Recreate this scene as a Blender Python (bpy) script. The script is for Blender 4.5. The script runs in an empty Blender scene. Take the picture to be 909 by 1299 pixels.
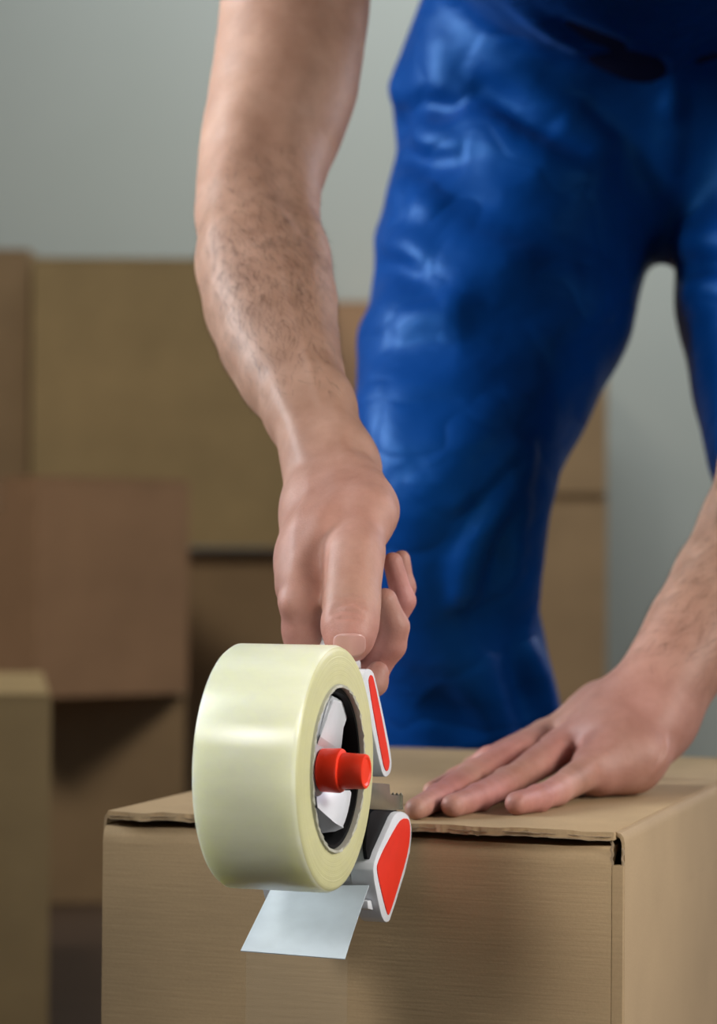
import bpy, bmesh, math, random
import numpy as np
from mathutils import Vector, Matrix
random.seed(7); rng = np.random.default_rng(7)
R = math.radians
SC = bpy.context.scene
COL = SC.collection

# ------------------------------------------------------------------ camera
CAMZ = 0.56; FPX = 3200.0
pitch = math.atan(50.5 / FPX); roll = R(0.4)
fwd = Vector((0, math.cos(pitch), math.sin(pitch)))
up0 = Vector((0, -math.sin(pitch), math.cos(pitch)))
rt0 = Vector((1, 0, 0))
rt = rt0 * math.cos(roll) + up0 * math.sin(roll)
up = up0 * math.cos(roll) - rt0 * math.sin(roll)
CAMP = Vector((0, 0, CAMZ))
cam = bpy.data.objects.new('camera', bpy.data.cameras.new('camera')); COL.objects.link(cam)
cam.matrix_world = Matrix(((rt.x, up.x, -fwd.x, 0), (rt.y, up.y, -fwd.y, 0), (rt.z, up.z, -fwd.z, CAMZ), (0, 0, 0, 1)))
cam.data.sensor_fit = 'VERTICAL'; cam.data.sensor_height = 36.0; cam.data.sensor_width = 36.0 * 909 / 1299
cam.data.lens = FPX / 1299 * 36.0
cam.data.clip_start = 0.05; cam.data.clip_end = 50
cam.data.dof.use_dof = True; cam.data.dof.focus_distance = 1.21; cam.data.dof.aperture_fstop = 8.0
SC.camera = cam

# ------------------------------------------------------------------ world, lights, exposure
SC.view_settings.view_transform = 'Standard'; SC.view_settings.look = 'None'
SC.view_settings.gamma = 1.0; SC.view_settings.use_curve_mapping = False
SC.view_settings.exposure = 0.0
w = bpy.data.worlds.new('world'); SC.world = w; w.use_nodes = True
w.node_tree.nodes['Background'].inputs[0].default_value = (0.62, 0.68, 0.74, 1)
w.node_tree.nodes['Background'].inputs[1].default_value = 0.09

def area(name, loc, target, sx, sy, power, col, spread=180):
    l = bpy.data.lights.new(name, 'AREA'); l.shape = 'RECTANGLE'; l.size = sx; l.size_y = sy
    l.energy = power; l.color = col; l.spread = R(spread)
    o = bpy.data.objects.new(name, l); COL.objects.link(o); o.location = loc
    o.rotation_euler = (Vector(target) - Vector(loc)).to_track_quat('-Z', 'Y').to_euler()
    return o
def spot(name, loc, target, power, radius, size, blend, col):
    l = bpy.data.lights.new(name, 'SPOT'); l.energy = power; l.color = col; l.shadow_soft_size = radius; l.spot_size = R(size); l.spot_blend = blend
    o = bpy.data.objects.new(name, l); COL.objects.link(o); o.location = loc
    o.rotation_euler = (Vector(target) - Vector(loc)).to_track_quat('-Z', 'Y').to_euler(); return o
area('strip_softbox_left', (-0.80, 0.26, 1.19), (0.20, 1.24, 0.48), 0.40, 0.42, 0.60, (1.0, 0.98, 0.95), 40)
spot('spotlight_left', (-0.78, 0.22, 1.24), (0.155, 1.25, 0.460), 17, 0.10, 20, 1.0, (1.0, 0.97, 0.93))
area('softbox_left_rear', (-1.6, 1.75, 1.40), (0.1, 1.75, 0.85), 0.5, 0.9, 10, (0.88, 0.95, 1.0), 80)
area('softbox_right', (1.10, 0.82, 0.95), (0.04, 1.22, 0.46), 0.4, 0.4, 2.3, (1.0, 0.96, 0.90), 70)
area('softbox_right_rear', (1.35, 2.5, 1.3), (0.1, 1.8, 0.5), 0.4, 0.8, 4.5, (0.86, 0.86, 1.0), 110)
area('upper_arm_fill', (-1.3, 0.9, 1.2), (-0.07, 1.55, 0.86), 0.3, 0.4, 0.45, (1.0, 0.95, 0.92), 28)  # added narrow fill that brightens the bare upper arm
area('carton_fill', (-0.9, 2.0, 2.5), (-0.6, 3.8, 0.2), 0.8, 0.5, 7.4, (1.0, 0.90, 0.77), 86)  # unseen lamp added overhead to lift the background cartons
area('wall_fill', (1.1, 4.2, 2.75), (1.1, 5.15, 0.9), 3.6, 0.3, 35, (0.95, 0.99, 1.0), 130)  # added light, only there to brighten the back wall above the cartons
area('low_front_fill', (0.30, 0.02, 0.30), (0.06, 1.20, 0.46), 0.3, 0.3, 0.06, (1.0, 0.98, 0.94), 30)  # weak fill added from below to lighten the underside of the tape roll

def P(px, py, d):
    return CAMP + fwd * d + rt * ((px - 454.5) / FPX * d) - up * ((py - 649.5) / FPX * d)

# ------------------------------------------------------------------ helpers
def tag(o, label=None, cat=None, group=None, kind=None):
    if label: o['label'] = label
    if cat: o['category'] = cat
    if group: o['group'] = group
    if kind: o['kind'] = kind
    return o
def empty(name, loc=(0, 0, 0), rz=0.0, **k):
    o = bpy.data.objects.new(name, None); COL.objects.link(o); o.location = loc; o.rotation_euler = (0, 0, rz)
    o.empty_display_size = 0.05
    return tag(o, **k)
def link(name, me, m, parent=None, smooth=None):
    if m is not None and len(me.materials) == 0: me.materials.append(m)
    o = bpy.data.objects.new(name, me); COL.objects.link(o)
    if parent is not None: o.parent = parent
    if smooth is not None:
        bm = bmesh.new(); bm.from_mesh(me)
        bmesh.ops.recalc_face_normals(bm, faces=bm.faces)
        for f in bm.faces: f.smooth = True
        for e in bm.edges:
            if len(e.link_faces) == 2 and e.calc_face_angle(0) > R(smooth): e.smooth = False
        bm.to_mesh(me); bm.free()
    return o
def from_bm(name, bm, m, parent=None, smooth=35, bevel=0, seg=2):
    if bevel:
        es = [e for e in bm.edges if len(e.link_faces) == 2 and e.calc_face_angle(0) > R(30)]
        bmesh.ops.bevel(bm, geom=es, offset=bevel, segments=seg, profile=0.5, affect='EDGES', clamp_overlap=True)
    me = bpy.data.meshes.new(name); bm.to_mesh(me); bm.free()
    return link(name, me, m, parent, smooth)
def add_box(bm, lo, hi, mat=None):
    vs = [bm.verts.new((x, y, z)) for z in (lo[2], hi[2]) for y in (lo[1], hi[1]) for x in (lo[0], hi[0])]
    if mat is not None:
        for v in vs: v.co = mat @ v.co
    for f in ((0, 2, 3, 1), (4, 5, 7, 6), (0, 1, 5, 4), (2, 6, 7, 3), (0, 4, 6, 2), (1, 3, 7, 5)):
        bm.faces.new([vs[i] for i in f])
    return vs
def add_prism(bm, pts0, pts1):
    """two matching loops of 3D points joined into a closed solid"""
    a = [bm.verts.new(p) for p in pts0]; b = [bm.verts.new(p) for p in pts1]
    n = len(a)
    bm.faces.new(a); bm.faces.new(b[::-1])
    for i in range(n): bm.faces.new((a[i], b[i], b[(i + 1) % n], a[(i + 1) % n]))
def add_lathe(bm, prof, n=64, closed=True):
    """profile of (s, r) spun about the local x axis; closed = the profile is a loop (ring)"""
    rings = []
    for s, r in prof:
        rings.append([bm.verts.new((s, r * math.cos(2 * math.pi * i / n), r * math.sin(2 * math.pi * i / n))) for i in range(n)])
    m = len(rings)
    for k in range(m if closed else m - 1):
        A, B = rings[k], rings[(k + 1) % m]
        for i in range(n): bm.faces.new((A[i], A[(i + 1) % n], B[(i + 1) % n], B[i]))
    if not closed:
        bm.faces.new(rings[0]); bm.faces.new(rings[-1][::-1])

class NT:
    def __init__(s, name, rough=0.5, spec=0.5):
        s.m = bpy.data.materials.new(name); s.m.use_nodes = True; s.t = s.m.node_tree; s.b = s.t.nodes['Principled BSDF']
        s.b.inputs['Roughness'].default_value = rough; s.b.inputs['Specular IOR Level'].default_value = spec
    def n(s, typ, **k):
        x = s.t.nodes.new(typ)
        for a, v in k.items():
            if a in x.inputs.keys(): x.inputs[a].default_value = v
            else: setattr(x, a, v)
        return x
    def l(s, a, b): s.t.links.new(a, b)
    def coords(s, scale=(1, 1, 1), kind='Object'):
        c = s.n('ShaderNodeTexCoord'); mp = s.n('ShaderNodeMapping'); mp.inputs['Scale'].default_value = scale
        s.l(c.outputs[kind], mp.inputs[0]); return mp.outputs[0]
    def noise(s, vec, scale, detail=4, rough=0.55):
        x = s.n('ShaderNodeTexNoise', Scale=scale, Detail=detail, Roughness=rough); s.l(vec, x.inputs['Vector']); return x.outputs['Fac']
    def ramp(s, fac, stops):
        x = s.n('ShaderNodeValToRGB'); cr = x.color_ramp
        while len(cr.elements) < len(stops): cr.elements.new(0.5)
        for e, (p, c) in zip(cr.elements, stops): e.position = p; e.color = (*c, 1)
        s.l(fac, x.inputs[0]); return x.outputs[0]
    def mix(s, fac, a, b, mode='MIX'):
        x = s.n('ShaderNodeMixRGB', blend_type=mode)
        for i, v in enumerate((fac, a, b)):
            if isinstance(v, (int, float)): x.inputs[i].default_value = v
            elif isinstance(v, tuple): x.inputs[i].default_value = (*v, 1)
            else: s.l(v, x.inputs[i])
        return x.outputs[0]
    def bump(s, h, strength, dist, prev=None):
        x = s.n('ShaderNodeBump', Strength=strength, Distance=dist); s.l(h, x.inputs['Height'])
        if prev is not None: s.l(prev, x.inputs['Normal'])
        return x.outputs[0]
    def color(s, c):
        if isinstance(c, tuple): s.b.inputs['Base Color'].default_value = (*c, 1)
        else: s.l(c, s.b.inputs['Base Color'])
    def normal(s, x): s.l(x, s.b.inputs['Normal'])

def plain(name, c, rough=0.5, spec=0.5, metal=0.0, grain=0.0, coat=0.0):
    t = NT(name, rough, spec); v = t.coords()
    a = t.noise(v, 60, 3)
    t.color(t.ramp(a, [(0.3, tuple(x * 0.93 for x in c)), (0.7, tuple(min(1, x * 1.05) for x in c))]))
    t.b.inputs['Metallic'].default_value = metal; t.b.inputs['Coat Weight'].default_value = coat
    if grain: t.normal(t.bump(t.noise(v, 900, 2), grain, 0.0004))
    return t.m
def cardboard(name, c, lines=True, flute=0.0):
    t = NT(name, 0.72, 0.25)
    v = t.coords(); vs = t.coords((1, 1, 22))
    a = t.noise(v, 9, 5); b = t.noise(vs, 26, 4, 0.6); f = t.noise(v, 700, 3, 0.7)
    base = t.ramp(a, [(0.3, tuple(x * 0.90 for x in c)), (0.7, tuple(x * 1.07 for x in c))])
    if lines: base = t.mix(0.35, base, t.ramp(b, [(0.3, (0.80, 0.80, 0.80)), (0.7, (1.1, 1.1, 1.1))]), 'MULTIPLY')
    base = t.mix(0.25, base, t.ramp(f, [(0.35, (0.8, 0.78, 0.74)), (0.6, (1.06, 1.06, 1.06))]), 'MULTIPLY')
    t.color(base)
    nb = t.bump(f, 0.12, 0.0006)
    if lines: nb = t.bump(b, 0.20, 0.0008, nb)
    t.normal(nb)
    return t.m

M = {}
M['card'] = cardboard('carton_board', (0.425, 0.298, 0.165))
M['card_side'] = cardboard('carton_board_side', (0.40, 0.285, 0.165), lines=False)
M['card_raw'] = cardboard('carton_raw_edge', (0.33, 0.24, 0.15))
M['card_dark'] = cardboard('carton_inner_board', (0.20, 0.14, 0.085))
M['card_a'] = cardboard('board_olive', (0.42, 0.31, 0.155))
M['card_b'] = cardboard('board_reddish', (0.47, 0.285, 0.165))
M['card_d'] = cardboard('board_tan', (0.43, 0.29, 0.16))
M['card_c'] = cardboard('board_brown', (0.36, 0.25, 0.14))
M['white'] = plain('white_plastic', (0.74, 0.76, 0.80), 0.33, 0.5, grain=0.05)
M['white_flap'] = plain('glossy_white_flap', (0.62, 0.70, 0.76), 0.16, 0.6)
M['red'] = plain('red_plastic', (0.95, 0.045, 0.014), 0.36, 0.45, grain=0.05)
M['red_inlay'] = plain('red_rubber_inlay', (0.78, 0.032, 0.014), 0.5, 0.35, grain=0.08)
M['black'] = plain('black_plastic', (0.003, 0.003, 0.003), 0.6, 0.15)
M['blade'] = plain('worn_steel', (0.36, 0.34, 0.27), 0.34, 0.5, metal=0.8)
M['core'] = plain('core_ring', (0.50, 0.49, 0.40), 0.5, 0.4, grain=0.4)
M['grey'] = plain('grey_plastic', (0.42, 0.43, 0.46), 0.3, 0.5)

def tape_mat():
    t = NT('clear_tape_roll', 0.22, 0.85); v = t.coords((0.35, 1, 1))
    a = t.noise(v, 38, 5, 0.6)
    t.color(t.ramp(a, [(0.30, (0.76, 0.77, 0.55)), (0.55, (0.82, 0.83, 0.61)), (0.75, (0.87, 0.88, 0.68))]))
    t.b.inputs['Subsurface Weight'].default_value = 0.7
    t.b.inputs['Subsurface Radius'].default_value = (0.020, 0.020, 0.012)
    t.b.inputs['Subsurface Scale'].default_value = 1.0
    t.b.inputs['Roughness'].default_value = 0.30; t.b.inputs['Anisotropic'].default_value = 1.0
    t.b.inputs['Coat Weight'].default_value = 0.0; t.b.inputs['Coat Roughness'].default_value = 0.12
    tg = t.n('ShaderNodeTangent', direction_type='RADIAL', axis='X'); t.l(tg.outputs[0], t.b.inputs['Tangent'])
    t.b.inputs['Anisotropic Rotation'].default_value = 0.25
    t.normal(t.bump(t.noise(t.coords((0.15, 1, 1)), 120, 3), 0.06, 0.001))
    return t.m
M['tape'] = tape_mat()
def tape_side_mat():
    t = NT('tape_roll_end', 0.38, 0.45); v = t.coords()
    c = t.n('ShaderNodeTexCoord'); sx = t.n('ShaderNodeSeparateXYZ'); t.l(c.outputs['Object'], sx.inputs[0])
    cb = t.n('ShaderNodeCombineXYZ'); t.l(sx.outputs[1], cb.inputs[0]); t.l(sx.outputs[2], cb.inputs[1])
    ln = t.n('ShaderNodeVectorMath', operation='LENGTH'); t.l(cb.outputs[0], ln.inputs[0])
    nr = t.n('ShaderNodeTexNoise', Scale=1400.0, Detail=3.0); nr.noise_dimensions = '1D'; t.l(ln.outputs['Value'], nr.inputs['W'])
    a = t.noise(v, 60, 4)
    col = t.ramp(nr.outputs['Fac'], [(0.3, (0.62, 0.60, 0.31)), (0.7, (0.71, 0.69, 0.40))])
    col = t.mix(0.25, col, t.ramp(a, [(0.35, (0.85, 0.85, 0.8)), (0.65, (1.1, 1.1, 1.1))]), 'MULTIPLY')
    t.color(col)
    t.b.inputs['Subsurface Weight'].default_value = 0.25
    t.b.inputs['Subsurface Radius'].default_value = (0.010, 0.010, 0.004)
    t.b.inputs['Subsurface Scale'].default_value = 0.5
    t.normal(t.bump(nr.outputs['Fac'], 0.25, 0.0005))
    return t.m
M['tape_side'] = tape_side_mat()
def clear_mat():
    t = NT('clear_adhesive_tape', 0.15, 0.6); t.color((0.75, 0.68, 0.52)); t.b.inputs['Alpha'].default_value = 0.07
    return t.m
M['clear'] = clear_mat()

def skin_mat():
    t = NT('skin', 0.52, 0.38); v = t.coords()
    att = t.n('ShaderNodeAttribute', attribute_name='red'); 
    a = t.noise(v, 45, 5, 0.6); b = t.noise(v, 14, 3); f = t.n('ShaderNodeTexVoronoi', Scale=900.0); t.l(v, f.inputs['Vector'])
    arm = t.ramp(a, [(0.30, (0.35, 0.193, 0.130)), (0.7, (0.47, 0.280, 0.200))])
    red = t.ramp(a, [(0.30, (0.40, 0.150, 0.130)), (0.7, (0.53, 0.232, 0.208))])
    c = t.mix(att.outputs['Fac'], arm, red)
    c = t.mix(0.30, c, t.ramp(b, [(0.35, (0.86, 0.80, 0.80)), (0.65, (1.08, 1.06, 1.03))]), 'MULTIPLY')
    t.color(c)
    t.b.inputs['Subsurface Weight'].default_value = 0.10
    t.b.inputs['Subsurface Radius'].default_value = (0.010, 0.004, 0.002)
    t.b.inputs['Subsurface Scale'].default_value = 0.5
    n1 = t.bump(f.outputs['Distance'], 0.22, 0.00035)
    n2 = t.bump(t.noise(v, 160, 4, 0.6), 0.22, 0.0009, n1)
    t.normal(n2)
    return t.m
M['skin'] = skin_mat()
M['nail'] = plain('fingernail', (0.53, 0.285, 0.245), 0.28, 0.5)
M['hair'] = plain('brown_hair', (0.045, 0.024, 0.014), 0.5, 0.4)
def blue_mat():
    t = NT('blue_satin_workwear', 0.46, 0.42); v = t.coords()
    a = t.noise(v, 9, 4)
    t.color(t.ramp(a, [(0.3, (0.0008, 0.032, 0.165)), (0.7, (0.0012, 0.043, 0.215))]))
    t.b.inputs['Specular Tint'].default_value = (0.08, 0.42, 1.0, 1); t.b.inputs['Sheen Weight'].default_value = 0.08; t.b.inputs['Sheen Roughness'].default_value = 0.4
    t.b.inputs['Sheen Tint'].default_value = (0.15, 0.35, 1.0, 1)
    n = t.bump(t.noise(t.coords((0.8, 0.8, 1.4)), 12, 4, 0.5), 0.55, 0.012)
    cr = t.noise(t.coords((1.0, 1.0, 1.5)), 6.5, 2, 0.5)
    m1 = t.n('ShaderNodeMath', operation='SUBTRACT'); t.l(cr, m1.inputs[0]); m1.inputs[1].default_value = 0.5
    m2 = t.n('ShaderNodeMath', operation='ABSOLUTE'); t.l(m1.outputs[0], m2.inputs[0])
    m3 = t.n('ShaderNodeMath', operation='POWER'); t.l(m2.outputs[0], m3.inputs[0]); m3.inputs[1].default_value = 0.6
    n = t.bump(m3.outputs[0], 0.36, 0.020, n)
    t.normal(t.bump(t.noise(v, 900, 2), 0.05, 0.0004, n))
    return t.m
M['blue'] = blue_mat()
M['navy'] = plain('navy_jersey', (0.006, 0.010, 0.045), 0.8, 0.2, grain=0.2)
M['shoe'] = plain('black_leather', (0.012, 0.011, 0.010), 0.4, 0.4)

def wall_mat():
    t = NT('painted_wall', 0.8, 0.2); v = t.coords()
    t.color(t.ramp(t.noise(v, 1.5, 4), [(0.3, (0.44, 0.475, 0.44)), (0.7, (0.47, 0.50, 0.47))]))
    t.normal(t.bump(t.noise(v, 120, 3), 0.1, 0.002)); return t.m
M['wall'] = wall_mat()
def floor_mat():
    t = NT('dark_wood_floor', 0.5, 0.3); v = t.coords((1, 8, 1))
    t.color(t.ramp(t.noise(v, 3, 5), [(0.3, (0.05, 0.032, 0.022)), (0.7, (0.085, 0.055, 0.038))]))
    t.normal(t.bump(t.noise(v, 60, 3), 0.15, 0.002)); return t.m
M['floor'] = floor_mat()

# ------------------------------------------------------------------ setting
WY = 5.15
bm = bmesh.new(); add_box(bm, (-3.2, -1.2, -0.1), (3.2, WY, 0.0)); tag(from_bm('floor', bm, M['floor']), kind='structure')
bm = bmesh.new(); add_box(bm, (-3.2, WY, -0.1), (3.2, WY + 0.12, 3.0)); tag(from_bm('wall_back', bm, M['wall']), kind='structure')
bm = bmesh.new(); add_box(bm, (-3.2, WY - 0.018, 0.0), (3.2, WY, 0.09)); tag(from_bm('baseboard_back', bm, M['wall'], bevel=0.004), kind='structure')

# ------------------------------------------------------------------ cartons
def carton(base, rz, W, D, H, mat, label, group, tape=True, mat2=None):
    """closed shipping carton; base = its front left bottom corner, x along the front, y away"""
    t = empty('carton', base, rz, label=label, cat='box', group=group)
    th = 0.005; m2 = mat2 or mat
    def slab(n, lo, hi, m=mat, bv=0.0015):
        b = bmesh.new(); add_box(b, lo, hi); return from_bm(n, b, m, t, bevel=bv)
    slab('front_panel', (0, 0, 0), (W, th, H)); slab('rear_panel', (0, D - th, 0), (W, D, H))
    slab('side_panel', (0, th, 0), (th, D - th, H), m2); slab('side_panel', (W - th, th, 0), (W, D - th, H), m2)
    slab('bottom_panel', (th, th, 0), (W - th, D - th, th))
    slab('top_flap', (0.002, 0, H + 0.001), (W - 0.002, D / 2 - 0.0015, H + 0.001 + th))
    slab('top_flap', (0.002, D / 2 + 0.0015, H + 0.001), (W - 0.002, D, H + 0.001 + th))
    if tape:
        b = bmesh.new(); add_box(b, (-0.0006, D / 2 - 0.025, H + th + 0.001), (W + 0.0006, D / 2 + 0.025, H + th + 0.0018))
        add_box(b, (-0.0008, D / 2 - 0.025, H - 0.05), (-0.0001, D / 2 + 0.025, H + th + 0.0018))
        from_bm('packing_tape', b, M['clear'], t)
    return t
def XZ(px, py, d): p = P(px, py, d); return p
G = 'moving cartons stacked against the wall'
def carton_px(xl, xr, ytop, ybot, d, D, rz, mat, label, zbase=None, mat2=None, group=G, tape=True):
    a = P(xl, ybot, d); c = P(xr, ybot, d); tp = P((xl + xr) / 2, ytop, d)
    zb = a.z if zbase is None else zbase
    W = (c - a).length / max(math.cos(rz), 0.2)
    return carton((a.x, a.y, zb), rz, W, D, tp.z - zb - 0.006, mat, label, group, tape, mat2)
# back left: tall stack (carton with carton on it)
hD = P(340, 697, 4.35).z - 0.002
carton_px(150, 452, 697, 1100, 4.40, 0.42, 0.0, M['card_c'], 'brown carton at the bottom of the rear stack, behind the tape roll', 0.0, group=G)
carton_px(38, 398, 327, 695, 4.37, 0.42, 0.0, M['card_a'], 'big olive-brown carton on top of the rear stack, behind the bare forearm', hD + 0.006, group=G)
# far left: tall narrow carton whose edge fills the frame's left border
carton_px(-330, 30, 313, 1210, 4.38, 0.40, 0.0, M['card_c'], 'tall shaded carton at the left border behind the reddish carton', 0.0, group=G)
# lower carton behind, reddish carton across it, near carton at the left border
qz = P(150, 882, 4.02).z
cq = carton_px(40, 232, 882, 1138, 4.00, 0.26, R(4), M['card_c'], 'low brown carton on the floor under the reddish carton', 0.0)
carton_px(45, 229, 604, 866, 3.86, 0.28, R(36), M['card_b'], 'reddish-brown square carton resting on the lower left cartons', qz + 0.004, mat2=M['card_b'])
pr = P(66, 880, 2.85)
carton((pr.x - 0.397, pr.y - 0.056, 0.0), R(8), 0.40, 0.5, pr.z - 0.006, M['card_a'], 'tan carton nearest the camera at the lower left border', G)
# between arm and trousers
bx = P(412, 382, 4.86)
carton((bx.x, bx.y, 0.0), 0.0, 0.17, 0.25, bx.z - 0.006, M['card_b'], 'reddish carton seen between the forearm and the blue trousers', G)
# right: three cartons one on the other
G2 = 'three cartons stacked behind the knee'
xl, xr, dd = 560, 770, 4.75
z0 = 0.0; ys = [(905, 'lowest carton of the stack between knee and left forearm', M['card_d']), (625, 'middle carton of the stack between knee and left forearm', M['card_d']), (440, 'top carton of the stack between knee and left forearm', M['card_d'])]
for yy, lab, mm in ys:
    a = P(xl, yy, dd); c = P(xr, yy, dd)
    carton((a.x, a.y, z0), 0.0, c.x - a.x, 0.32, a.z - z0 - 0.006, mm, lab, G2); z0 = a.z + 0.0005

# ------------------------------------------------------------------ front carton
YAW = R(18.0)
FR = P(790, 1056, 1.25)                     # front right top corner
ux = Vector((-math.cos(YAW), math.sin(YAW), 0)); vy = Vector((math.sin(YAW), math.cos(YAW), 0))
# width so that the left corner falls at px 127
def proj(p):
    q = Vector(p) - CAMP; d = q.dot(fwd); return (454.5 + q.dot(rt) / d * FPX, 649.5 - q.dot(up) / d * FPX, d)
W_ = 0.2
for _ in range(60):
    W_ += (proj(FR + ux * W_)[0] - 127.5) / FPX * 0.9
BW, BD, BT = W_, 0.475, FR.z
FL = FR + ux * BW
box = empty('shipping_carton', (FL.x, FL.y, 0), -YAW, label='closed tan cardboard carton in front, being taped, with a hand pressed on its lid', cat='box')
BM = box.matrix_basis.copy() if False else Matrix.Translation((FL.x, FL.y, 0)) @ Matrix.Rotation(-YAW, 4, 'Z')
TH = 0.004; FT = 0.004; TZ = BT - FT - 0.0032       # panel top height below the flap
def b_local(p): return BM.inverted() @ Vector(p)
_rg = np.random.default_rng(5).normal(0, 0.6, (6, 400))
def rag(x, ch, step=0.004):
    q = x / step; i = int(math.floor(q)); f = q - i; f = f * f * (3 - 2 * f); return float(_rg[ch, i % 400] * (1 - f) + _rg[ch, (i + 1) % 400] * f)
def wavy_slab(name, lo, hi, m, axis_front=False, amp=0.0006, n=140, parent=box, bow=0.0, zf=None):
    """slab whose front (y = lo) edge is slightly ragged"""
    b = bmesh.new(); xs = np.linspace(lo[0], hi[0], n); rows = []
    for x in xs:
        dy = amp * 1.6 * rag(x, 0)
        dz = 0.0005 * rag(x, 1, 0.012) * (1 if axis_front else 0)
        if zf: dz += zf(x)
        rows.append([b.verts.new((x, lo[1] + dy, lo[2] + dz)), b.verts.new((x, lo[1] + dy * 0.6, hi[2] + dz)),
                     b.verts.new((x, lo[1] + 0.03, hi[2] + dz * 0.4)), b.verts.new((x, hi[1], hi[2])), b.verts.new((x, hi[1], lo[2])), b.verts.new((x, lo[1] + 0.03, lo[2] + dz * 0.4))])
    for i in range(n - 1):
        for k in range(6): b.faces.new((rows[i][k], rows[i][(k + 1) % 6], rows[i + 1][(k + 1) % 6], rows[i + 1][k]))
    b.faces.new(rows[0][::-1]); b.faces.new(rows[-1])
    return from_bm(name, b, m, parent)
def bslab(n, lo, hi, m, bv=0.0012): 
    b = bmesh.new(); add_box(b, lo, hi); return from_bm(n, b, m, box, bevel=bv, seg=3)
SLOT = 0.0058; tab = 0.0058
# front panel with its rolled top fold
def front_panel():
    b = bmesh.new()
    prof = [(0, 0), (0, TZ - 0.010), (0.0004, TZ - 0.006), (0.0016, TZ - 0.003), (0.0045, TZ - 0.0008), (0.012, TZ - 0.0006), (0.07, TZ - 0.0008), (0.07, TZ - 0.004), (0.012, TZ - 0.0042), (TH, TZ - 0.012), (TH, 0)]
    xs = np.linspace(0.0015, BW - tab, 70); rows = []
    for x in xs:
        e = 0.0005 * rag(x, 3, 0.018)
        rows.append([b.verts.new((x, y, z + (e if z > TZ - 0.004 and y < 0.05 else 0))) for y, z in prof])
    n = len(prof)
    for i in range(len(xs) - 1):
        for k in range(n): b.faces.new((rows[i][k], rows[i][(k + 1) % n], rows[i + 1][(k + 1) % n], rows[i + 1][k]))
    b.faces.new(rows[0][::-1]); b.faces.new(rows[-1])
    return from_bm('front_panel', b, M['card'], box)
front_panel()
# glue tab strip at the right corner, ending below the open slot
bslab('glue_tab', (BW - tab + 0.0003, 0.0004, 0), (BW - 0.0001, 0.0044, BT - 0.0165), M['card'], 0.0008)
b = bmesh.new()
for s_ in range(26):                                          # torn paper rim of the slot
    a = s_ / 25; x = BW - tab + 0.0001 + 0.0004 * math.sin(a * 17) ; z = BT - 0.017 + a * 0.012
    add_box(b, (x - 0.0006, 0.0002, z), (x + 0.0005, 0.0018, z + 0.0006))
    x = BW - 0.0006 + 0.0003 * math.sin(a * 13 + 1)
    if s_ < 18: add_box(b, (x - 0.0003, 0.0010, z), (x + 0.0003, 0.0042, z + 0.0006))
from_bm('torn_slot_edge', b, M['card_raw'], box)
# side panels with a rolled fold into the flaps
def side(xo, sgn, name):
    b = bmesh.new(); ys_ = np.linspace(0.0042, BD, 30); rows = []
    prof = [(0, 0), (0, BT - 0.006), (0.0006, BT - 0.003), (0.0022, BT - 0.0010), (0.005, BT - 0.0003), (0.005, BT - 0.0022), (0.0026, BT - 0.0034), (0.0016, BT - 0.006), (0.0016, 0)]
    for y in ys_: rows.append([b.verts.new((xo - sgn * x, y, z)) for x, z in prof])
    n = len(prof)
    for i in range(len(ys_) - 1):
        for k in range(n): b.faces.new((rows[i][k], rows[i][(k + 1) % n], rows[i + 1][(k + 1) % n], rows[i + 1][k]))
    b.faces.new(rows[0]); b.faces.new(rows[-1][::-1])
    from_bm(name, b, M['card_side'], box)
side(BW, 1, 'side_panel'); side(0.0, -1, 'side_panel')
bslab('rear_panel', (TH, BD - TH, 0), (BW - TH, BD, BT - 0.004), M['card'])
bslab('bottom_panel', (TH, TH, 0.001), (BW - TH, BD - TH, 0.005), M['card'])
bslab('inner_flap', (TH + 0.002, BD - 0.09, BT - 0.0105), (BW - TH - 0.002, BD - 0.004, BT - 0.0068), M['card_dark'])
zf = lambda x: -0.0025 * max(0, (x - (BW - 0.03)) / 0.03) ** 2 * 0
wavy_slab('top_flap', (0.0045, -0.0005, BT - FT), (BW / 2 - 0.0008, BD + 0.001, BT), M['card'], True)
wavy_slab('top_flap', (BW / 2 + 0.0008, -0.0005, BT - FT), (BW - 0.0045, BD + 0.001, BT), M['card'], True)
# exposed corrugation along the ragged flap edge
b = bmesh.new()
n = 150
for layer, (zz, th_) in enumerate(((BT - 0.0042, 0.0005), (BT - 0.0024, 0.0004))):
    for i in range(n):
        x0 = 0.006 + (BW - 0.012) * i / n; x1 = 0.006 + (BW - 0.012) * (i + 1) / n
        f = lambda x: -0.0010 + 0.0007 * rag(x, 2 + layer, 0.006) + 0.0003 * rag(x, 4, 0.0017)
        dz = lambda x: 0.0005 * rag(x, 1, 0.012) + 0.00025 * rag(x, 5, 0.003)
        add_prism(b, [(x0, f(x0), zz + dz(x0)), (x0, 0.004, zz + dz(x0)), (x0, 0.004, zz + th_ + dz(x0)), (x0, f(x0), zz + th_ + dz(x0))],
                     [(x1, f(x1), zz + dz(x1)), (x1, 0.004, zz + dz(x1)), (x1, 0.004, zz + th_ + dz(x1)), (x1, f(x1), zz + th_ + dz(x1))])
tag(from_bm('raw_flap_edge', b, M['card_raw'], box), kind='stuff', label='torn corrugated edge of the lid flaps')

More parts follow.
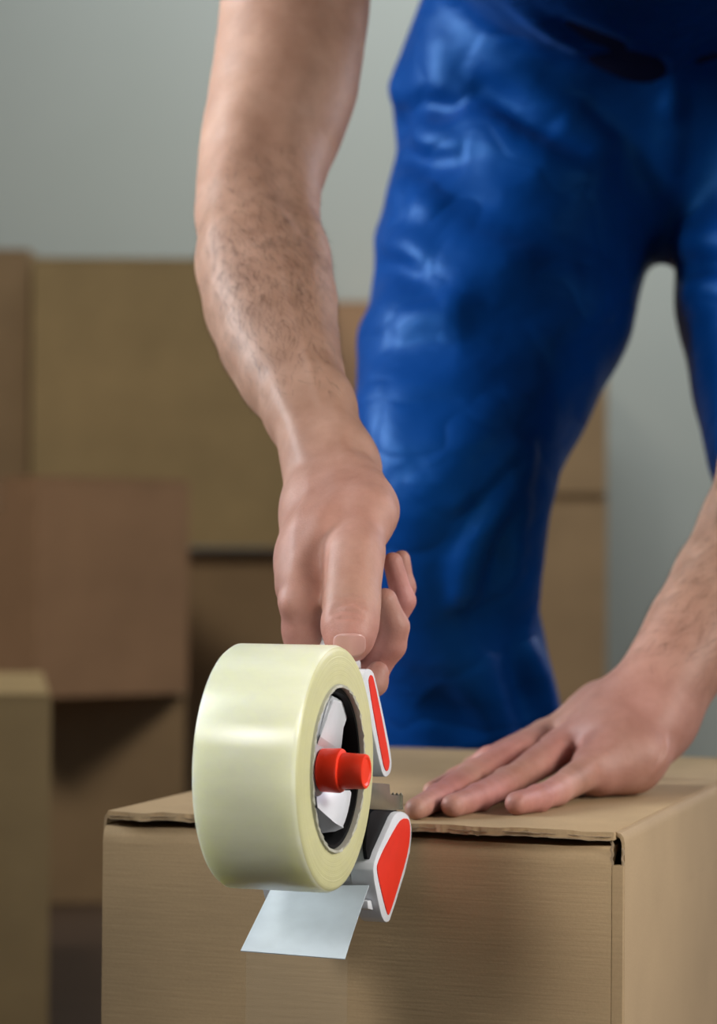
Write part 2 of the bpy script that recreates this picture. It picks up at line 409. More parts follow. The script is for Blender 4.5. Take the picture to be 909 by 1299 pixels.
# ------------------------------------------------------------------ tape dispenser
TN = Vector((0.951, -0.309, 0)); TT = Vector((0.309, 0.951, 0))
OR = P(428, 975, 1.17)
phi = math.atan2(TN.y, TN.x)
gun = empty('tape_dispenser', OR, phi, label='white and red handheld packing tape dispenser held against the carton front', cat='tape dispenser')
DM = Matrix.Translation(OR) @ Matrix.Rotation(phi, 4, 'Z'); DI = DM.inverted()
def L(px, py, s):
    """local point on the plane x = s of the dispenser seen at a pixel"""
    o = DI @ CAMP; q = DI @ P(px, py, 1.0); dv = q - o; k = (s - o.x) / dv.x; return o + dv * k
def poly(pix, s): return [L(x, y, s) for x, y in pix]
def extr(name, pts2, s0, s1, m, bevel=0.0, parent=gun, seg=2):
    b = bmesh.new(); add_prism(b, [(s0, p[1], p[2]) for p in pts2], [(s1, p[1], p[2]) for p in pts2])
    bmesh.ops.recalc_face_normals(b, faces=b.faces)
    return from_bm(name, b, m, parent, bevel=bevel, seg=seg)
def smooth_loop(pts, it=2):
    pts = [Vector(p) for p in pts]
    for _ in range(it):
        q = []
        for i in range(len(pts)):
            a, b_ = pts[i], pts[(i + 1) % len(pts)]; q += [a * 0.75 + b_ * 0.25, a * 0.25 + b_ * 0.75]
        pts = q
    return pts
RO, RI, TW = 0.0572, 0.0392, 0.0505
roll = empty('tape_roll', OR, phi, label='roll of clear packing tape mounted on the dispenser', cat='tape roll')
b = bmesh.new()
add_lathe(b, [(0.0, RI), (0.0, RO - 0.0030), (-0.0009, RO - 0.0010), (-0.003, RO), (-TW + 0.002, RO), (-TW + 0.0003, RO - 0.0012), (-TW, RO - 0.003), (-TW, RI)], 128)
body = from_bm('tape_winding', b, M['tape'], roll, smooth=50)
body.data.materials.append(M['tape_side'])
for p in body.data.polygons:
    if abs(p.normal.x) > 0.75: p.material_index = 1
b = bmesh.new(); add_lathe(b, [(0.0012, RI - 0.0004), (0.0012, RI - 0.0016), (-TW - 0.001, RI - 0.0016), (-TW - 0.001, RI - 0.0001), (-TW, RI - 0.0001), (0.0002, RI - 0.0001)], 128)
for v in b.verts:
    if v.co.x > 0.0005: v.co.x += 0.0009 * (random.random() - 0.5)
from_bm('core_ring', b, M['core'], roll)

# wheel inside the core
b = bmesh.new(); add_lathe(b, [(-0.0012, 0.0372), (-0.0012, 0.0352), (-0.046, 0.0350), (-0.046, 0.0372)], 96)
from_bm('wheel_rim', b, M['black'], gun)
b = bmesh.new(); add_lathe(b, [(-0.030, 0.0346), (-0.034, 0.0346)], 64, closed=False)
from_bm('wheel_disc', b, M['black'], gun)
def sheet(name, vs, faces, m, th=0.0014, parent=gun):
    b = bmesh.new(); V = [b.verts.new(v) for v in vs]
    for f in faces: b.faces.new([V[i] for i in f])
    bmesh.ops.recalc_face_normals(b, faces=b.faces)
    o = from_bm(name, b, m, parent, smooth=20)
    md = o.modifiers.new('thickness', 'SOLIDIFY'); md.thickness = th; md.offset = 0
    md2 = o.modifiers.new('bevel', 'BEVEL'); md2.width = 0.0004; md2.segments = 2
    return o
tv = [L(419.7, 883, -.006), L(435, 890, -.005), L(442, 901, -.005), L(434, 923, -.006), L(431, 952, -.008), L(397, 956, -.012), L(393, 932, -.012), L(396, 905, -.010), L(407, 882, -.0085), L(422, 889, -.0035), L(405, 934, -.0065)]
sheet('wheel_blade', tv, [(9, 1, 2, 3, 4, 10), (9, 10, 5, 6, 7, 8, 0), (0, 1, 9), (4, 5, 10)], M['white'])
bv_ = [L(398, 1002, -.012), L(449, 1003, -.004), L(451, 1012, -.004), L(439, 1053, -.004), L(408, 1056, -.010), L(395, 1025, -.012), L(402, 1024, -.007), L(424, 1044, -.0035)]
sheet('wheel_blade', bv_, [(0, 1, 2, 3, 7, 6), (0, 6, 5), (5, 6, 7, 3, 4)], M['white'])
# hub washer and red knob
b = bmesh.new(); add_lathe(b, [(-0.0125, 0.0005), (-0.0125, 0.0135), (-0.0095, 0.0135), (-0.0085, 0.0125), (-0.0085, 0.0005)], 48, closed=False)
from_bm('hub_washer', b, M['grey'], gun)
kz = L(430, 977, 0.0)
def knob(name, prof, m):
    b = bmesh.new(); add_lathe(b, prof, 56, closed=False)
    o = from_bm(name, b, m, gun, smooth=28); o.location = (0, 0.0, kz.z); return o
k_ = knob('axle_knob', [(-0.031, 0.008), (-0.0085, 0.0085), (-0.0075, 0.0100), (0.0012, 0.0104), (0.0022, 0.0100), (0.0024, 0.0094), (0.0026, 0.0085), (0.0090, 0.0082), (0.0128, 0.0082), (0.0140, 0.0078), (0.0142, 0.0066), (0.0136, 0.0056), (0.0136, 0.0002)], M['red'])
# upper nose guard with red inlay
upo = [(461, 872), (462, 852), (466, 848.5), (471, 849), (476, 857), (497, 958), (496.5, 979), (491, 986), (487, 985), (483, 975)]
upi = [(467, 866), (469, 857), (471.5, 856), (474.5, 863), (494, 962), (493.5, 973), (491, 979), (488, 976), (484.5, 962)]
sR = -0.001
po = smooth_loop(poly(upo, sR), 2)
nose = extr('nose_guard', po, -0.053, sR, M['white'], 0.0006)
extr('red_inlay', smooth_loop(poly(upi, sR + 0.0003), 2), sR - 0.002, sR + 0.0004, M['red_inlay'], 0.0, parent=nose)
# lower guard with red inlay
loo = [(501, 1032), (508, 1029), (515, 1031), (520.5, 1039), (522.5, 1055), (519, 1090), (496, 1165), (492, 1171), (486, 1168), (481, 1150), (473, 1108), (475, 1090), (493, 1050)]
loi = [(498.6, 1055), (508, 1040), (514, 1037.5), (518.5, 1040), (520.5, 1050), (518.5, 1076), (510, 1108), (494, 1160), (491.5, 1161), (486, 1140), (478, 1106), (479, 1093)]
sR = 0.0015
lo_ = smooth_loop(poly(loo, sR), 1)
guard = extr('side_guard', lo_, sR - 0.0120, sR, M['white'], 0.0007)
extr('side_guard', [p - Vector((0, 0.002, 0)) for p in lo_], -0.0570, -0.0515, M['white'], 0.0007)
extr('red_inlay', smooth_loop(poly(loi, sR + 0.0003), 2), sR - 0.002, sR + 0.0004, M['red_inlay'], parent=guard)
# cross body between the guards, under the roller
cb = [(462, 1087), (486, 1080), (505, 1090), (500, 1120), (484, 1133), (465, 1130), (460, 1118)]
extr('cross_body', poly(cb, -0.006), -0.0520, -0.006, M['white'], 0.0012)
extr('lower_lip', poly([(466, 1143), (476, 1140), (481, 1150), (474, 1155), (467, 1153)], -0.002), -0.050, -0.002, M['white'], 0.0006)
# black roller with its bracket
rc = L(486, 1050, -0.004)
b = bmesh.new(); add_lathe(b, [(-0.050, 0.003), (-0.050, 0.0150), (-0.049, 0.0160), (-0.005, 0.0160), (-0.004, 0.0150), (-0.004, 0.003)], 48, closed=False)
ro = from_bm('rubber_roller', b, M['black'], gun, smooth=40); ro.location = (0, rc.y, rc.z)
extr('roller_bracket', smooth_loop(poly([(458, 1090), (462, 1035), (472, 1024), (498, 1026), (502, 1034), (486, 1060), (470, 1090)], -0.0035), 1), -0.0035, -0.0015, M['black'], 0.0004)
# steel blade bracket and serrated cutter across the tape width
bl = [(462, 992), (494, 994.5), (495, 1008), (508, 1009), (509, 1026), (500, 1028), (462, 1026)]
bo = extr('blade_bracket', poly(bl, -0.001), -0.0022, -0.001, M['blade'], 0.0002)
b = bmesh.new(); e0 = L(508, 1009, -0.001); e1 = L(508.5, 1027, -0.001); N = 24
zt = max(e0.z, e1.z); zb = min(e0.z, e1.z)
vs0 = []; vs1 = []
for i in range(N * 2 + 1):
    s = -0.0500 + (0.0500) * i / (N * 2); vs0.append((s, e0.y, zt + (0.0014 if i % 2 else 0))); vs1.append((s, e0.y + 0.0008, zt + (0.0014 if i % 2 else 0)))
vs0 += [(0, e0.y, zb), (-0.05, e0.y, zb)]; vs1 += [(0, e0.y + 0.0008, zb), (-0.05, e0.y + 0.0008, zb)]
add_prism(b, vs0, vs1); from_bm('serrated_cutter', b, M['blade'], gun)
# far side frame plate
fp = [Vector((0, a, z)) for a, z in ((-0.012, -0.012), (-0.016, 0.0), (-0.012, 0.014), (0.03, 0.045), (0.075, 0.052), (0.085, 0.03), (0.082, -0.01), (0.095, -0.03), (0.09, -0.06), (0.06, -0.055), (0.02, -0.02))]
extr('frame_plate', smooth_loop(fp, 1), -0.0560, -0.0540, M['white'], 0.0005)
b = bmesh.new(); add_lathe(b, [(-0.055, 0.006), (-0.032, 0.006)], 24, closed=False); from_bm('axle', b, M['grey'], gun)
# white retainer flap hanging under the body
fl = []
TLp, TRp, BRp, BLp = L(346, 1124, -0.050), L(468, 1124, -0.001), L(437.5, 1217.5, -0.0015), L(305, 1207, -0.0505)
nu, nv = 10, 10
b = bmesh.new(); gv = []
for i in range(nu + 1):
    row = []
    for j in range(nv + 1):
        u, v = i / nu, j / nv
        p = (TLp * (1 - u) + TRp * u) * (1 - v) + (BLp * (1 - u) + BRp * u) * v
        p = p + Vector((0, -0.0035 * math.sin(math.pi * v), -0.002 * math.sin(math.pi * v)))
        row.append(b.verts.new(p))
    gv.append(row)
for i in range(nu):
    for j in range(nv): b.faces.new((gv[i][j], gv[i + 1][j], gv[i + 1][j + 1], gv[i][j + 1]))
fo = from_bm('retainer_flap', b, M['white_flap'], gun, smooth=60)
md = fo.modifiers.new('thickness', 'SOLIDIFY'); md.thickness = 0.0006
md = fo.modifiers.new('split', 'EDGE_SPLIT'); md.split_angle = R(40)
# grip: white handle rising away from the camera, held in the fist
hA = DI @ P(421, 822, 1.250); hB = DI @ P(440, 800, 1.270); hC = DI @ P(452, 788, 1.300); hD2 = DI @ P(462, 778, 1.330)
def tube(name, pts, rads, m, parent, n=20, flat=1.0, smooth=60):
    b = bmesh.new(); rings = []
    pts = [Vector(p) for p in pts]
    for i, p in enumerate(pts):
        tdir = (pts[min(i + 1, len(pts) - 1)] - pts[max(i - 1, 0)]).normalized()
        a1 = tdir.cross(Vector((0, 0, 1))).normalized(); a2 = tdir.cross(a1)
        rings.append([b.verts.new(p + a1 * rads[i] * math.cos(2 * math.pi * k / n) + a2 * rads[i] * flat * math.sin(2 * math.pi * k / n)) for k in range(n)])
    for i in range(len(pts) - 1):
        for k in range(n): b.faces.new((rings[i][k], rings[i][(k + 1) % n], rings[i + 1][(k + 1) % n], rings[i + 1][k]))
    b.faces.new(rings[0][::-1]); b.faces.new(rings[-1])
    return from_bm(name, b, m, parent, smooth)
tube('handle', [hA + Vector((0, -.004, -.016)), hA, hB, hC, hD2, hD2 + (hD2 - hC).normalized() * 0.006], [0.0100, 0.0105, 0.0125, 0.0125, 0.0115, 0.007], M['white'], gun, flat=1.15)
# neck joining handle, nose guard and far frame
extr('handle_neck', smooth_loop([Vector((0, a, z)) for a, z in ((0.058, 0.030), (0.064, 0.046), (0.078, 0.052), (0.094, 0.044), (0.088, 0.015), (0.068, 0.010))], 1), -0.0535, -0.018, M['white'], 0.001)

# tape already stuck to the carton front below the flap
def on_front(px, py, off=0.0008):
    o = BM.inverted() @ CAMP; q = BM.inverted() @ P(px, py, 1.0); dv = q - o; k = (-off - o.y) / dv.y; return o + dv * k
b = bmesh.new(); q0, q1 = on_front(312, 1212), on_front(440, 1216)
zz = q1.z; xs = (q0.x, q1.x)
add_box(b, (xs[0], -0.0006, 0.24), (xs[1], -0.0001, zz))
ts = from_bm('tape_strip', b, M['clear']); ts.location = (FL.x, FL.y, 0); ts.rotation_euler = (0, 0, -YAW)
tag(ts, 'strip of clear tape stuck down the carton front below the white flap', 'tape')

# ------------------------------------------------------------------ implicit surfaces
def A3(v): return np.array(v, dtype=np.float32)
class Cone:
    def __init__(s, a, b, ra, rb, axis=None, ratio=1.0):
        s.a = A3(a); s.b = A3(b); s.ra = ra; s.rb = rb; s.ax = None if axis is None else A3(Vector(axis).normalized()); s.q = ratio
        s.c = (s.a + s.b) / 2; s.R = np.linalg.norm(s.b - s.a) / 2 + max(ra, rb) * max(1, ratio)
    def d(s, p):
        ba = s.b - s.a; pa = p - s.a; L2 = max(float(ba @ ba), 1e-12)
        t = np.clip((pa @ ba) / L2, 0, 1); off = pa - t[:, None] * ba
        if s.ax is not None:
            c = off @ s.ax; off = off - (c * (1 - 1 / s.q))[:, None] * s.ax
        return np.sqrt((off * off).sum(1)) - (s.ra + (s.rb - s.ra) * t)
class Ell:
    def __init__(s, c, rad, rot=None):
        s.c = A3(c); s.r = A3(rad); s.M = np.eye(3, dtype=np.float32) if rot is None else np.array(rot, dtype=np.float32); s.R = float(max(rad))
    def d(s, p):
        q = (p - s.c) @ s.M; k0 = np.sqrt(((q / s.r) ** 2).sum(1)); k1 = np.sqrt(((q / s.r ** 2) ** 2).sum(1)) + 1e-9
        return k0 * (k0 - 1) / k1
class Ridge:
    def __init__(s, pts, h, w):
        s.p = [A3(x) for x in pts]; s.h = h; s.w = w; s.c = sum(s.p) / len(s.p); s.R = max(np.linalg.norm(x - s.c) for x in s.p) + w * 2.2
    def v(s, p):
        best = None; n = len(s.p) - 1
        for i in range(n):
            a, b = s.p[i], s.p[i + 1]; ba = b - a; pa = p - a; t = np.clip((pa @ ba) / max(float(ba @ ba), 1e-12), 0, 1)
            o = pa - t[:, None] * ba; d2 = (o * o).sum(1); g = (i + t) / n
            f = np.exp(-d2 / s.w ** 2) * (0.35 + 0.65 * np.maximum(np.sin(np.pi * np.clip(g, 0.0, 1.0)), 0.0) ** 0.6)
            best = f if best is None else np.maximum(best, f)
        return s.h * best
def smin(a, b, k):
    h = np.maximum(k - np.abs(a - b), 0) / k
    return np.minimum(a, b) - h * h * k * 0.25
class Field:
    def __init__(s): s.groups = []; s.ridges = []; s.cuts = []; s.k = 0.004
    def group(s, k, prims, ko=None): s.groups.append((k, prims, ko))
    def eval(s, P_, bc, hd):
        """P_: (nb, m, 3) points in blocks with centres bc and half diagonal hd"""
        nb, m, _ = P_.shape; tot = np.full((nb, m), 0.2, np.float32)
        for k, prims, ko in s.groups:
            g = np.full((nb, m), 0.2, np.float32); touched = np.zeros(nb, bool)
            for pr in prims:
                near = np.linalg.norm(bc - pr.c, axis=1) < pr.R + hd + k + 0.012
                if not near.any(): continue
                dd = pr.d(P_[near].reshape(-1, 3)).reshape(-1, m); g[near] = smin(g[near], dd, k); touched |= near
            if touched.any(): tot[touched] = smin(tot[touched], g[touched], ko or s.k)
        for r in s.ridges:
            near = np.linalg.norm(bc - r.c, axis=1) < r.R + hd
            if near.any(): tot[near] -= r.v(P_[near].reshape(-1, 3)).reshape(-1, m)
        for c in s.cuts: tot = np.maximum(tot, c(P_))
        return tot
    def at(s, pts):
        pts = np.asarray(pts, np.float32).reshape(-1, 1, 3); return s.eval(pts, pts[:, 0], 0.0)[:, 0]
def polygonise(F, lo, hi, h, B=8, margin=0.006):
    lo = np.array(lo, np.float32); n = np.ceil((np.array(hi) - lo) / (h * B)).astype(int)
    g = np.stack(np.meshgrid(*[np.arange(k) for k in n], indexing='ij'), -1).reshape(-1, 3)
    cen = (lo + (g + 0.5) * h * B).astype(np.float32); hd = h * B * 0.8661
    act = np.zeros(len(g), bool)
    for i in range(0, len(g), 200000):
        c = cen[i:i + 200000]; act[i:i + 200000] = np.abs(F.eval(c[:, None, :], c, 0.0)[:, 0]) < hd * 1.25 + margin
    g = g[act]; cen = cen[act]
    ar = np.arange(B + 1); loc = np.stack(np.meshgrid(ar, ar, ar, indexing='ij'), -1).reshape(-1, 3)
    verts = []; keys = []; edges = [[], [], []]; S = 1 << 20
    for i in range(0, len(g), 400):
        gb = g[i:i + 400]; idx = gb[:, None, :] * B + loc[None]; pts = (lo + idx * h).astype(np.float32)
        v = F.eval(pts, cen[i:i + 400], hd).reshape(-1, B + 1, B + 1, B + 1)
        sgn = v < 0
        cnt = sum(sgn[:, a:B + a, b_:B + b_, c:B + c].astype(np.int8) for a in (0, 1) for b_ in (0, 1) for c in (0, 1))
        cell = (cnt > 0) & (cnt < 8); bi, x, y, z = np.nonzero(cell)
        if not len(bi): continue
        acc = np.zeros((len(bi), 3), np.float32); num = np.zeros(len(bi), np.float32)
        for ax in range(3):
            for o1 in (0, 1):
                for o2 in (0, 1):
                    o = [0, 0, 0]; oth = [q for q in range(3) if q != ax]; o[oth[0]] = o1; o[oth[1]] = o2
                    a = v[bi, x + o[0], y + o[1], z + o[2]]; o2_ = list(o); o2_[ax] = 1
                    b_ = v[bi, x + o2_[0], y + o2_[1], z + o2_[2]]
                    cr = (a < 0) != (b_ < 0); t = np.where(cr, a / np.where(cr, a - b_, 1), 0)
                    pos = np.tile(np.array(o, np.float32), (len(bi), 1)); pos[:, ax] += t
                    acc += pos * cr[:, None]; num += cr
                    if o1 == 0 and o2 == 0:
                        gi = gb[bi] * B + np.stack([x, y, z], 1); sel = np.nonzero(cr)[0]
                        edges[ax].append(np.concatenate([gi[sel], (a[sel] < 0)[:, None]], 1))
        gi = gb[bi] * B + np.stack([x, y, z], 1)
        verts.append(lo + (gi + acc / num[:, None]) * h); keys.append((gi[:, 0].astype(np.int64) * S + gi[:, 1]) * S + gi[:, 2])
    verts = np.concatenate(verts); keys = np.concatenate(keys); o = np.argsort(keys); keys = keys[o]; verts = verts[o]
    quads = []
    for ax in range(3):
        e = np.concatenate(edges[ax]); gi = e[:, :3].astype(np.int64); inside = e[:, 3] > 0
        o1, o2 = [q for q in range(3) if q != ax]
        if ax == 1: o1, o2 = o2, o1
        ids = []
        for a, b_ in ((0, 0), (1, 0), (1, 1), (0, 1)):
            c = gi.copy(); c[:, o1] -= a; c[:, o2] -= b_; k = (c[:, 0] * S + c[:, 1]) * S + c[:, 2]
            j = np.searchsorted(keys, k); j = np.clip(j, 0, len(keys) - 1); ids.append(np.where(keys[j] == k, j, -1))
        q = np.stack(ids, 1); q[~inside] = q[~inside][:, ::-1]; q = q[(q >= 0).all(1)]; quads.append(q)
    quads = np.concatenate(quads)
    # move the vertices onto the surface, return normals
    e = h * 0.5
    for it in range(2):
        N = np.zeros_like(verts); D = F_pts(F, verts)
        for ax in range(3):
            dv = np.zeros(3, np.float32); dv[ax] = e
            N[:, ax] = (F_pts(F, verts + dv) - F_pts(F, verts - dv)) / (2 * e)
        ln = np.linalg.norm(N, axis=1, keepdims=True) + 1e-9
        if it == 0: verts = verts - (N / ln) * np.clip(D[:, None] / ln, -h * 0.7, h * 0.7)
    return verts.astype(np.float32), quads, (N / ln)
def F_pts(F, pts, chunk=64):
    # group neighbouring points in runs so the culling stays cheap
    n = len(pts); pad = (-n) % chunk; q = np.concatenate([pts, np.repeat(pts[-1:], pad, 0)]) if pad else pts
    q = q.reshape(-1, chunk, 3).astype(np.float32); c = q.mean(1); hd = np.linalg.norm(q - c[:, None], axis=2).max(1)
    out = np.empty((len(q), chunk), np.float32)
    for i in range(0, len(q), 4000):
        out[i:i + 4000] = F.eval(q[i:i + 4000], c[i:i + 4000], hd[i:i + 4000])
    return out.reshape(-1)[:n]
def mesh_np(name, V, Q):
    me = bpy.data.meshes.new(name); me.vertices.add(len(V)); me.vertices.foreach_set('co', np.ascontiguousarray(V, np.float32).ravel())
    me.loops.add(len(Q) * 4); me.loops.foreach_set('vertex_index', Q.astype(np.int32).ravel())
    me.polygons.add(len(Q)); me.polygons.foreach_set('loop_start', np.arange(0, len(Q) * 4, 4, dtype=np.int32))
    me.polygons.foreach_set('use_smooth', np.ones(len(Q), bool)); me.update(calc_edges=True); me.validate(); return me
def chain(pts, axis=None, ratio=None):
    """pts: (px, py, depth, radius in px at that depth)"""
    out = []
    for i in range(len(pts) - 1):
        a, b_ = pts[i], pts[i + 1]; q = 1.0 if ratio is None else ratio
        out.append(Cone(P(*a[:3]), P(*b_[:3]), a[3] * a[2] / FPX, b_[3] * b_[2] / FPX, axis, q))
    return out
def S(px, py, F, d0, d1):
    """first point of a field's surface met by the sight line through a pixel"""
    ds = np.linspace(d0, d1, 700); pts = np.array([P(px, py, d) for d in ds], np.float32); v = F.at(pts)
    j = np.nonzero(v < 0)[0]
    return P(px, py, ds[j[0]] if len(j) else (d0 + d1) / 2)
def ridge_px(F, pix, h, w, d0, d1): F_pts_ = [S(x, y, F, d0, d1) for x, y in pix]; return Ridge(F_pts_, h, w)

# ------------------------------------------------------------------ the person
man = empty('person', (P(838, 300, 1.98).x, P(838, 300, 1.98).y, 0), label='person in blue work overalls bending over the carton and taping it shut', cat='person')
MI = Vector(man.location)
VD = Vector((0, 1, 0))
F = Field(); F.k = 0.003
# --- the hand on the dispenser
palm = chain([(414, 585, 1.335, 42), (404, 640, 1.305, 33), (393, 700, 1.270, 31), (382, 762, 1.240, 27)]) \
     + chain([(416, 590, 1.338, 42), (405, 650, 1.312, 33), (392, 710, 1.288, 30), (380, 748, 1.262, 24)]) \
     + chain([(422, 592, 1.342, 44), (412, 660, 1.322, 34), (392, 738, 1.288, 22)]) \
     + chain([(430, 600, 1.345, 40), (420, 650, 1.332, 32), (402, 722, 1.308, 20)]) \
     + chain([(438, 605, 1.325, 38), (460, 648, 1.288, 37), (450, 700, 1.270, 28)]) \
     + chain([(430, 625, 1.305, 36), (414, 680, 1.266, 30), (404, 725, 1.262, 22)])
F.group(0.016, palm)
thumb = chain([(452, 612, 1.305, 32), (461, 655, 1.272, 36), (450, 705, 1.246, 32), (447, 738, 1.236, 30), (445, 770, 1.227, 31), (443, 800, 1.220, 29), (443, 811, 1.2175, 26)])
F.group(0.010, thumb, 0.005)
def finger(pts, k=0.004, ko=0.0035): F.group(k, chain(pts), ko)
finger([(381, 762, 1.240, 27), (384, 800, 1.246, 25), (389, 862, 1.252, 22), (428, 890, 1.256, 18), (474, 866, 1.258, 16), (479, 853, 1.258, 14)])
finger([(376, 750, 1.262, 22), (400, 815, 1.268, 20), (428, 862, 1.272, 20), (470, 858, 1.273, 18.5), (495, 818, 1.270, 18.5), (500, 795, 1.268, 17.5), (488, 762, 1.264, 16)])
finger([(392, 740, 1.288, 20), (415, 800, 1.294, 18), (448, 835, 1.296, 18), (490, 808, 1.296, 17), (511, 762, 1.292, 14.5), (498, 713, 1.288, 12.5)])
finger([(402, 722, 1.308, 18), (430, 780, 1.315, 16), (460, 812, 1.316, 15), (498, 790, 1.315, 15), (513, 745, 1.312, 12.5), (509, 709, 1.310, 11)])
# --- right arm
arm_pts = [(412, 575, 1.333, 48), (393, 520, 1.362, 54), (367, 470, 1.392, 62), (353, 430, 1.415, 71), (343, 385, 1.442, 79), (334, 335, 1.468, 80.5), (326, 270, 1.50, 73), (329, 228, 1.520, 73), (338, 185, 1.535, 78), (351, 145, 1.547, 83), (362, 100, 1.560, 87.5), (369, 50, 1.575, 87.5), (375, 0, 1.585, 88), (388, -110, 1.60, 92), (410, -230, 1.61, 104), (440, -275, 1.62, 112)]
F.group(0.012, chain(arm_pts, VD, 1.10), 0.012)
# --- the hand flat on the lid
def lz(px, py, r):    # depth at which a blob of that radius (m) rests on the lid
    d = 1.3
    for _ in range(40):
        z = P(px, py, d).z; d *= 1 + (z - (BT + r)) / (CAMZ - BT - r) * 0.8
    return d
def lp(px, py, rpx):
    r = 0.008
    for _ in range(6): d = lz(px, py, r); r = rpx * d / FPX
    return (px, py, d, rpx)
wr = (822, 905, 1.475, 50)
pk = [lp(655, 1019, 15), lp(682, 1013, 16.5), (705, 1003, 1.375, 18), (750, 975, 1.425, 24)]
rg = [lp(574, 1022, 15), lp(606, 1012, 17), (645, 990, 1.395, 19.5), (712, 950, 1.455, 24)]
mdl = [lp(527, 1026, 14), lp(556, 1012, 17), (600, 985, 1.412, 20), (695, 940, 1.485, 25)]
ix = [lp(548, 1003, 12), lp(578, 990, 14), (620, 965, 1.455, 17), (692, 935, 1.515, 22)]
th_ = [lp(600, 972, 14), lp(650, 965, 17), (735, 935, 1.55, 24)]
for f_ in (pk, rg, mdl, ix): F.group(0.004, chain(f_), 0.0045)
F.group(0.006, chain(th_), 0.006)
palm2 = chain([wr, (790, 940, 1.455, 46), (750, 972, 1.425, 25)]) + chain([wr, (775, 928, 1.465, 42), (712, 950, 1.455, 25)]) \
      + chain([wr, (765, 915, 1.485, 38), (697, 940, 1.485, 24)]) + chain([wr, (765, 905, 1.505, 34), (694, 934, 1.512, 21)]) \
      + chain([(825, 935, 1.455, 34), (800, 965, 1.440, 34), (760, 982, 1.425, 25)])
F.group(0.014, palm2, 0.004)
# --- left arm
arm2 = [(818, 905, 1.475, 53), (854, 850, 1.492, 54), (887, 800, 1.508, 61), (926, 742, 1.526, 68), (963, 675, 1.545, 71), (992, 590, 1.565, 73), (1012, 510, 1.59, 74), (1035, 400, 1.60, 82), (1055, 250, 1.605, 88), (1068, 80, 1.61, 92), (1075, -120, 1.615, 98), (1058, -240, 1.62, 106)]
F.group(0.014, chain(arm2, VD, 1.08), 0.012)
# --- shoulders, neck, head (above the frame)
CH = P(745, -260, 1.70)
hc = P(735, -560, 1.42)
F.group(0.05, [Cone(P(440, -275, 1.62), P(1058, -250, 1.63), .055, .055), Cone(P(560, -262, 1.66), P(930, -250, 1.66), .085, .085)], 0.03)
neck0 = P(745, -310, 1.62)
F.group(0.02, [Cone(neck0, hc, .058, .055)], 0.03)
hx, hy, hz = hc
fdn = Vector((0, -0.72, -0.69)).normalized(); hup = Vector((0, -0.69, 0.72)).normalized(); hx_ = Vector((1, 0, 0))
HR = np.array([list(hx_), list(fdn), list(hup)]).T
def hp(x, y, z): return hc + hx_ * x + fdn * y + hup * z
F.group(0.012, [Ell(hc + hup * 0.02, (0.074, 0.095, 0.100), HR), Ell(hp(0, 0.025, -0.055), (0.055, 0.062, 0.065), HR),
                Cone(hp(0, 0.092, 0.018), hp(0, 0.112, -0.022), 0.008, 0.013), Cone(hp(-0.03, 0.083, 0.03), hp(0.03, 0.083, 0.03), 0.010, 0.010),
                Ell(hp(0, 0.080, -0.085), (0.022, 0.018, 0.018), HR), Ell(hp(0, 0.088, -0.052), (0.024, 0.010, 0.006), HR), Ell(hp(0, 0.086, -0.062), (0.020, 0.010, 0.006), HR),
                Ell(hp(-0.076, 0.0, -0.005), (0.008, 0.018, 0.030), HR), Ell(hp(0.076, 0.0, -0.005), (0.008, 0.018, 0.030), HR)], 0.01)
# --- relief: tendons, veins, muscle edges, creases
RR = lambda pix, h, w, d0=1.15, d1=1.7: F.ridges.append(ridge_px(F, pix, h, w, d0, d1))
rl = []
def add(pix, h, w, d0=1.15, d1=1.72): rl.append(ridge_px(F, pix, h, w, d0, d1))
add([(428, 600), (424, 630), (405, 665), (384, 700), (372, 745)], 0.0016, 0.0048)        # tendon to the index knuckle
add([(392, 598), (386, 640), (374, 690), (364, 740)], 0.0011, 0.0045)
add([(414, 700), (411, 730), (409, 770), (407, 806)], -0.0008, 0.0030)                   # valley between thumb and index
add([(358, 758), (364, 768), (370, 776)], 0.0016, 0.0060)                               # index knuckle
add([(452, 690), (472, 694)], 0.0010, 0.008)
add([(424, 772), (434, 766), (448, 763), (463, 770)], -0.0018, 0.0012)
add([(420, 779), (433, 775), (447, 777), (460, 781)], -0.0013, 0.0012)
add([(428, 759), (446, 756), (460, 760)], -0.0009, 0.0011)
add([(424, 787), (440, 784), (458, 788)], -0.0011, 0.0011)
add([(430, 749), (450, 747)], -0.0004, 0.0010)
add([(372, 210), (366, 235), (372, 262), (383, 282), (392, 300)], -0.0040, 0.0080)       # elbow fold
add([(330, 150), (345, 190), (352, 225), (364, 262)], -0.0020, 0.010)
add([(300, 210), (330, 200), (355, 205)], -0.0010, 0.007)
add([(300, 130), (292, 190), (280, 250), (276, 320), (300, 400)], 0.0022, 0.014)
add([(392, 330), (398, 380), (405, 440)], 0.0020, 0.010)
add([(330, 400), (365, 450), (395, 510), (412, 560)], -0.0010, 0.009)
add([(345, 480), (368, 530), (384, 580)], 0.0016, 0.006)
add([(410, 450), (425, 500), (436, 545), (440, 580)], 0.0014, 0.006)
add([(360, 330), (368, 380), (385, 430), (395, 470), (410, 520)], 0.0009, 0.0030)        # vein
add([(480, 600), (492, 630)], 0.001, 0.007)
